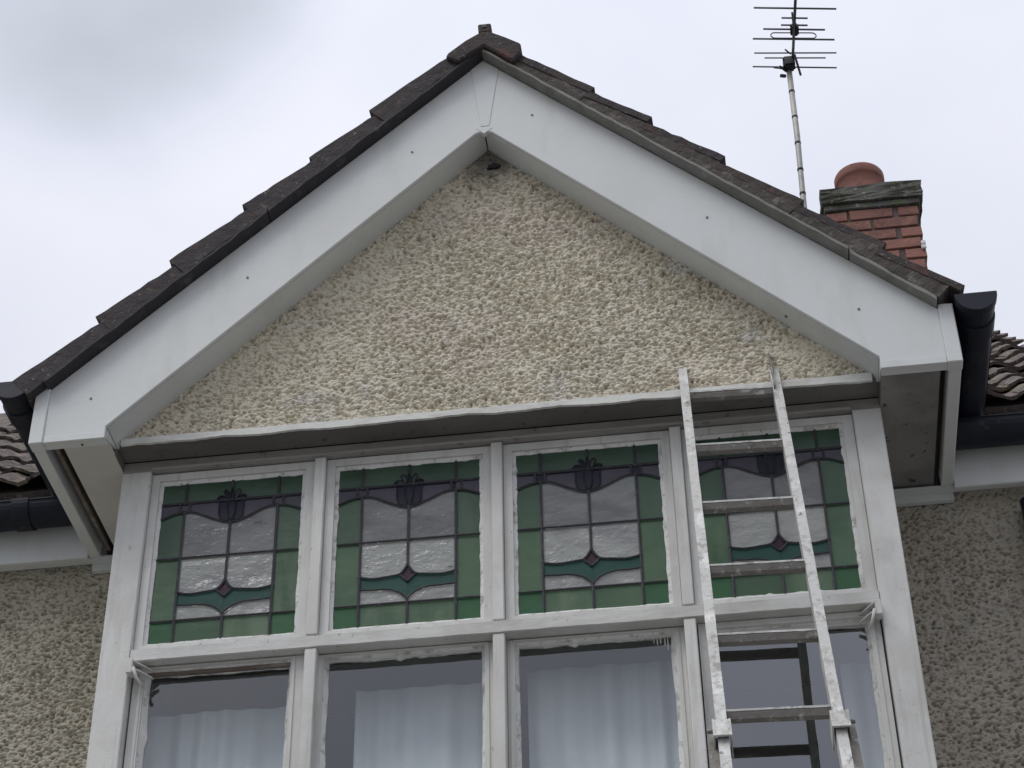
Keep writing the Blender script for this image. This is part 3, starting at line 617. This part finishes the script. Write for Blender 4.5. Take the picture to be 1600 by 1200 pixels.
for s in (-1, 1):
    cx = s*1.572; g = half_gutter('gutter', (cx, -.250, 5.772), .62, .060, 'y', ('black half round gutter along the left side of the bay', 'black half round gutter along the right side of the bay')[s > 0])
    bm = bmesh.new(); addprism(bm, [(cx+a, 5.776+z) for a, z in d_shape(.067)], -.262, -.232); bmobj('stop_end', bm, gutter_m, g, bevel=.002)
    bm = bmesh.new(); P1 = [(cx+a, 5.772+z) for a, z in d_shape(.066)]; addprism(bm, P1, -.165, -.09); bmobj('union_bracket', bm, gutter_m, g, bevel=.002)
    box('gutter_board', min(s*1.5015, s*1.512), max(s*1.5015, s*1.512), -.17, .46, 5.63, 5.80, gutter_m, H, .001)
    x0, L = (-5.2, 3.76) if s < 0 else (1.44, .72)
    g2 = half_gutter('gutter', (x0, .368, 5.702), L, .066, 'x', ('black gutter under the main roof eaves, left', 'black gutter under the main roof eaves, right')[s > 0])
    for k in range(1 if s > 0 else 4):
        xb = (-1.72 - k*.85) if s < 0 else 1.95
        bm = bmesh.new(); Pq = [(a, z) for a, z in d_shape(.072)]
        A = [bm.verts.new((xb-.03, .368+a, 5.703+z)) for a, z in Pq]; B = [bm.verts.new((xb+.03, .368+a, 5.703+z)) for a, z in Pq]
        bm.faces.new(A); bm.faces.new(B[::-1])
        for i in range(len(Pq)): bm.faces.new((A[i], A[(i+1) % len(Pq)], B[(i+1) % len(Pq)], B[i]))
        bmobj('union_bracket', bm, gutter_m, g2)

# ------------------------------------------------------------------ main roof: interlocking clay tiles, laid in courses
MA = R(43); ey_ = Vector((0, math.cos(MA), math.sin(MA))); en_ = Vector((0, -math.sin(MA), math.cos(MA))); ex_ = Vector((1, 0, 0))
GA, TW = .228, .172
mtm = []
for sd_ in range(6):
    r = random.Random(sd_); bm = bmesh.new(); ns = 10; G = {}
    for i in range(3):
        for j in range(ns+1):
            u, v = i/2, j/ns
            h = .022*max(0, math.sin(math.pi*min(1, v/.62)))**1.2 - .008*math.sin(math.pi*max(0, (v-.62)/.38))
            bx3 = r.uniform(-.010, .010) if i == 0 else 0
            for q in (0, 1): G[i, j, q] = bm.verts.new(((v)*TW*1.06, u*(GA+.05)+bx3, h + (1-u)*.022 + (.014 if q else 0) + r.uniform(-.003, .003)))
    for i in range(2):
        for j in range(ns):
            bm.faces.new((G[i, j, 1], G[i, j+1, 1], G[i+1, j+1, 1], G[i+1, j, 1])); bm.faces.new((G[i, j, 0], G[i+1, j, 0], G[i+1, j+1, 0], G[i, j+1, 0]))
        for j in (0, ns): bm.faces.new((G[i, j, 0], G[i+1, j, 0], G[i+1, j, 1], G[i, j, 1]))
    for j in range(ns): bm.faces.new((G[0, j, 0], G[0, j, 1], G[0, j+1, 1], G[0, j+1, 0]))
    bmesh.ops.recalc_face_normals(bm, faces=bm.faces)
    me = bpy.data.meshes.new('roof_tile'); bm.to_mesh(me); bm.free(); me.materials.append(tile_mm); mtm.append(me)
def main_tiles(x0, ncol, rows):
    for i in range(rows):
        for j in range(ncol):
            o = bpy.data.objects.new('roof_tile', random.choice(mtm)); C.objects.link(o); o.parent = H
            p = Vector((x0 + j*TW, .345, 5.772)) + ey_*(i*GA + random.uniform(-.006, .006)) + en_*random.uniform(.004, .012)
            mm = Matrix((ex_, ey_, en_)).transposed().to_4x4(); mm.translation = p
            o.matrix_local = mm @ Matrix.Rotation(R(random.uniform(-.9, .9)), 4, 'Z')
main_tiles(-2.58, 6, 17)      # left of the bay
main_tiles(1.58, 3, 14)       # right of the bay
def roof_sheet(x0, x1, l):
    V = []; 
    for x in (x0, x1):
        for q, n_ in ((0, 0), (l, 0), (l, -.03), (0, -.03)):
            V.append(Vector((x, .352, 5.775)) + ey_*q + en_*n_)
    return meshobj('roof_slope', V, [(0, 1, 2, 3), (7, 6, 5, 4), (0, 4, 5, 1), (1, 5, 6, 2), (2, 6, 7, 3), (3, 7, 4, 0)], tile_mm, H)
roof_sheet(-5.2, 1.4, 3.75); roof_sheet(1.4005, 2.09, 3.32)
# ------------------------------------------------------------------ chimney
ch = box('chimney', 1.372, 1.796, 2.11, 2.52, 6.9, 8.315, mortar_c, H, 0); ch['label'] = 'square red brick chimney stack with one pot'
def brick_mesh(L, D_, Hh, seed):
    r = random.Random(seed); bm = bmesh.new(); bbox(bm, 0, L, 0, D_, 0, Hh)
    for v in bm.verts: v.co += Vector([r.uniform(-.0022, .0022) for _ in range(3)])
    bmesh.ops.bevel(bm, geom=bm.edges[:], offset=.003, segments=1, affect='EDGES')
    me = bpy.data.meshes.new('brick'); bm.to_mesh(me); bm.free(); me.materials.append(brick_m); return me
CH = .069; bS = [brick_mesh(.206, .10, .0565, k) for k in range(3)]; bH = [brick_mesh(.097, .10, .0565, 10+k) for k in range(3)]
def put_brick(x, y, z, me, rz=0):
    o = bpy.data.objects.new('brick', me); C.objects.link(o); o.parent = ch; o.location = (x + random.uniform(-.002, .002), y + random.uniform(-.002, .002), z + random.uniform(-.0015, .0015)); o.rotation_euler = (0, 0, rz + R(random.uniform(-.7, .7)))
for row in range(12):
    z = 8.317 - (row+1)*CH + .005
    x = 1.364; lay = [bH, bS, bH] if row % 2 == 0 else [bS, bS]
    for L in lay:
        w_ = .208 if L is bS else .099
        if row % 2 == 0 and L is bS: w_ = .222
        me = random.choice(L); put_brick(x, 2.10, z, me); x += w_ + .0105
    for side in (0, 1):
        yy = 2.205 if row % 2 == 0 else 2.105+.105
        for k in range(2 if row % 2 else 2):
            xx = (1.364 + .10) if side == 0 else 1.806
            if yy + .208 < 2.66: put_brick(xx, yy, z, random.choice(bS), math.pi/2)
            yy += .218
bm = bmesh.new(); bbox(bm, 1.347, 1.832, 2.075, 2.555, 8.352, 8.443); bmesh.ops.subdivide_edges(bm, edges=bm.edges[:], cuts=7, use_grid_fill=True)
for v in bm.verts:
    v.co += Vector([random.uniform(-.0055, .0055) for _ in range(3)])
    if v.co.z > 8.43: v.co.z += random.uniform(0, .008)
bmobj('chimney_cap', bm, cap_m, ch)
box('cap_course', 1.356, 1.815, 2.090, 2.54, 8.316, 8.350, cap_m, ch, .004)
bm = bmesh.new(); addtube(bm, [(1.560, 2.28, 8.44), (1.560, 2.28, 8.470)], [.20, .15], 18)
for v in bm.verts: v.co += Vector([random.uniform(-.006, .006) for _ in range(3)])
bmobj('flaunching', bm, cap_m, ch)
lathe('chimney_pot', [(.122, 8.44), (.117, 8.50), (.116, 8.575), (.120, 8.578), (.123, 8.59), (.1235, 8.625), (.119, 8.634), (.108, 8.630), (.104, 8.60), (.100, 8.45)], 1.560, 2.225, pot_m, ch, 36)
bm = bmesh.new(); bbox(bm, 1.783, 1.806, 2.086, 2.099, 8.020, 8.046); bbox(bm, 1.785, 1.806, 2.086, 2.099, 8.048, 8.072)
bmobj('mortar_patch', bm, putty_m, ch, bevel=.004)

# ------------------------------------------------------------------ television aerial
A = empty('television_aerial', 'rod television aerial on a thin galvanised mast left of the chimney', 'aerial', loc=(1.25, 2.0, 7.2))
def AP(*p): return Vector(p) - Vector((1.25, 2.0, 7.2))
def at_(name, pts, r, mat, seg=8): return tube(name, [AP(*p) for p in pts], r, mat, A, seg)
at_('mast', [(1.245, 2.02, 7.2), (1.254, 2.0, 8.247), (1.270, 2.0, 8.75), (1.276, 2.0, 9.235)], .0145, mast_m, 12)
for z, x in ((8.36, 1.2575), (8.52, 1.2625), (8.70, 1.268), (8.88, 1.2715), (9.06, 1.274)):
    at_('mast_band', [(x, 2.0, z-.006), (x, 2.0, z+.006)], .0158, dark_m, 12)
yaw = R(8.5); el = Vector((math.cos(yaw), math.sin(yaw), 0))
bdir = lambda y: (1.296 + (2.03-y)*.052, y)
bx0 = bdir(2.045); bx1 = bdir(1.40)
at_('boom', [(bx0[0], bx0[1], 9.262), (bx1[0], bx1[1], 9.262)], .0075, elem_m)
at_('support_arm', [(1.30, 1.93, 9.245), (1.305, 1.72, 9.215), (1.300, 1.63, 9.24)], .005, elem_m)
at_('boom_stay', [(1.308, 1.925, 9.25), (1.333, 2.03, 9.205)], .006, elem_m)
for (y, L, r, dz) in ((1.626, .410, .0050, 0), (1.690, .130, .0048, 0), (1.737, .133, .0048, 0), (1.765, .310, .0050, 0), (1.831, .412, .0050, 0), (1.926, .418, .0040, 0), (1.960, .312, .0038, 0), (2.024, .430, .0042, 0)):
    c = Vector((bdir(y)[0] + (.012 if y > 1.9 else 0), y, 9.262 + dz)); 
    t = random.uniform(-.012, .012)
    at_('element', [tuple(c - el*L/2 + Vector((0, 0, t*L/2))), tuple(c + el*L/2 - Vector((0, 0, t*L/2)))], r, elem_m, 6)
c = Vector((bdir(1.79)[0]-.004, 1.79, 9.245)); Pq = []
for k in range(24):
    a = 2*math.pi*k/24; u = math.cos(a); v = math.sin(a)
    Pq.append(AP(*(c + el*(.092*(1 if u > 0 else -1) + .022*u) + Vector((0, .0, .020*v)))))
tube('folded_dipole', Pq, .0032, elem_m, A, 6, closed=True)
bm = bmesh.new(); bbox(bm, -.02, .022, -.035, .03, -.022, .018); bmesh.ops.bevel(bm, geom=bm.edges[:], offset=.008, segments=2, affect='EDGES')
for v in bm.verts: v.co += AP(1.310, 1.765, 9.258)
bmobj('dipole_box', bm, dark_m, A)
bm = bmesh.new(); bbox(bm, -.032, .028, -.03, .025, -.04, .028); bmesh.ops.bevel(bm, geom=bm.edges[:], offset=.008, segments=2, affect='EDGES')
for v in bm.verts: v.co += AP(1.280, 1.978, 9.248)
bmobj('mast_clamp', bm, dark_m, A)
bm = bmesh.new()
addtube(bm, [AP(1.262, 1.99, 9.20), AP(1.228, 1.97, 9.225)], .006, 6); addtube(bm, [AP(1.252, 2.01, 9.19), AP(1.232, 1.99, 9.175)], .010, 6); addtube(bm, [AP(1.29, 1.93, 9.262), AP(1.262, 1.90, 9.268)], .004, 6); addtube(bm, [AP(1.240, 2.0, 9.235), AP(1.200, 1.99, 9.238)], .003, 6)
bmobj('clamp_bolt', bm, dark_m, A)
at_('chimney_bracket', [(1.252, 2.0, 7.75), (1.37, 2.14, 7.75)], .010, mast_m, 6)
at_('chimney_bracket', [(1.255, 2.0, 8.05), (1.37, 2.14, 8.05)], .010, mast_m, 6)

# ------------------------------------------------------------------ ladder
ld = Vector((.018, -.386, -1)).normalized(); le = Vector((1, 0, -.031)).normalized(); ln = ld.cross(le).normalized()   # ln points out from the wall
if ln.y > 0: ln = -ln
P0 = Vector((.644, -.130, 5.563)); SP = .312; LW = .266
LR = empty('ladder', 'paint-spattered aluminium extension ladder leaning on the drip board', 'ladder', loc=(0, 0, 0))
def rail(name, x_off, s0, s1, w, d, off, mat, label=None, hollow=False):
    bm = bmesh.new(); n = max(2, int((s1-s0)/.05)); rings = []
    for i in range(n+1):
        s = s0 + (s1-s0)*i/n; c = P0 + ld*s + le*x_off + ln*off
        rings.append([bm.verts.new(c + le*a*w/2 + ln*b*d/2 + le*random.uniform(-.0005, .0005)) for a, b in ((-1, 1), (1, 1), (1, -1), (-1, -1))])
    for A_, B_ in zip(rings, rings[1:]):
        for k in range(4): bm.faces.new((A_[k], A_[(k+1) % 4], B_[(k+1) % 4], B_[k]))
    bm.faces.new(rings[0]); bm.faces.new(rings[-1][::-1])
    return bmobj(name, bm, mat, LR, bevel=0)
RW, RD = .028, .050
rl = rail('rail', -RW/2+.001, -.175, 5.3, RW, RD, 0, alu_m); rr = rail('rail', LW+RW/2-.001, -.115, 5.3, RW, RD, 0, alu_m)
rail('rail_liner', LW+.004, -.215, .02, .004, .030, .026, rung_m)
for i in range(17):
    c = P0 + ld*SP*i
    a, b = c + le*.0, c + le*LW
    bm = bmesh.new(); hw, hd = .0150, .0170
    # D-section rung with a flat tread, the tread level
    prof = [(-.015, .0110), (.0145, .0110), (.017, .004), (.012, -.012), (0, -.017), (-.012, -.012), (-.017, .004)]
    n = 8; rings = []
    for k in range(n+1):
        p = a.lerp(b, k/n); rings.append([bm.verts.new(p + Vector((0, q[0], q[1]))) for q in prof])
    for A_, B_ in zip(rings, rings[1:]):
        for k in range(len(prof)): bm.faces.new((A_[k], A_[(k+1) % len(prof)], B_[(k+1) % len(prof)], B_[k]))
    bm.faces.new(rings[0]); bm.faces.new(rings[-1][::-1])
    rg_ = bmobj('rung', bm, rung_m, LR)
    bm = bmesh.new(); nseg = 14; q0 = [(-.0185, .0075), (-.0185, .0135), (.0145, .0135), (.0145, .0115), (-.0155, .0115), (-.0155, .0075)]; rings = []
    for k in range(nseg+1):
        p = a.lerp(b, k/nseg); jz = random.uniform(-.0009, .0009); rings.append([bm.verts.new(p + Vector((0, q[0], q[1] + (jz if q[1] < .01 else 0)))) for q in q0])
    for A_, B_ in zip(rings, rings[1:]):
        for k in range(6): bm.faces.new((A_[k], A_[(k+1) % 6], B_[(k+1) % 6], B_[k]))
    bm.faces.new(rings[0]); bm.faces.new(rings[-1][::-1])
    bmobj('tread', bm, alu_m, rg_)
# base section behind, a little wider, starting at the brackets
OFFB = -.062
b1 = rail('outer_rail', -RW/2-.026, 1.63, 5.75, .026, .055, OFFB*.5, rung_m); b2 = rail('outer_rail', LW+RW/2+.026, 1.60, 5.75, .026, .055, OFFB*.5, rung_m)
for xo in (-RW/2, LW+RW/2):
    s0 = 1.612 if xo < 0 else 1.598
    bm = bmesh.new()
    c = P0 + ld*s0 + le*(xo)
    fr = Matrix((le, ln, ld)).transposed().to_4x4(); fr.translation = c
    w, d, hgt, t = .047, .078, .060, .004
    for b6 in ((-w/2, w/2, d/2-t, d/2, 0, hgt), (-w/2, -w/2+t, -d/2, d/2-t, 0, hgt), (w/2-t, w/2, -d/2, d/2-t, 0, hgt), (-w/2, -w/2+.006, d/2, d/2+.002, 0, hgt), (w/2-.006, w/2, d/2, d/2+.002, 0, hgt), (-w/2+.006, w/2-.006, d/2, d/2+.002, hgt-.006, hgt)):
        bbox(bm, *b6, mat=fr)
    bmobj('bracket', bm, alu_m, LR)
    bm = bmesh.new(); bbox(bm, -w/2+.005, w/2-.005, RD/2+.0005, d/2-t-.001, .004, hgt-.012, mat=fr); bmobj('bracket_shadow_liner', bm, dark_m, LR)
    so = -1 if xo < 0 else 1
    bm = bmesh.new(); addtube(bm, [c + ld*.022 + le*so*(w/2) + ln*.02, c + ld*.022 + le*so*(w/2+.014) + ln*.02], .006, 8); bmobj('bracket_bolt', bm, rung_m, LR)
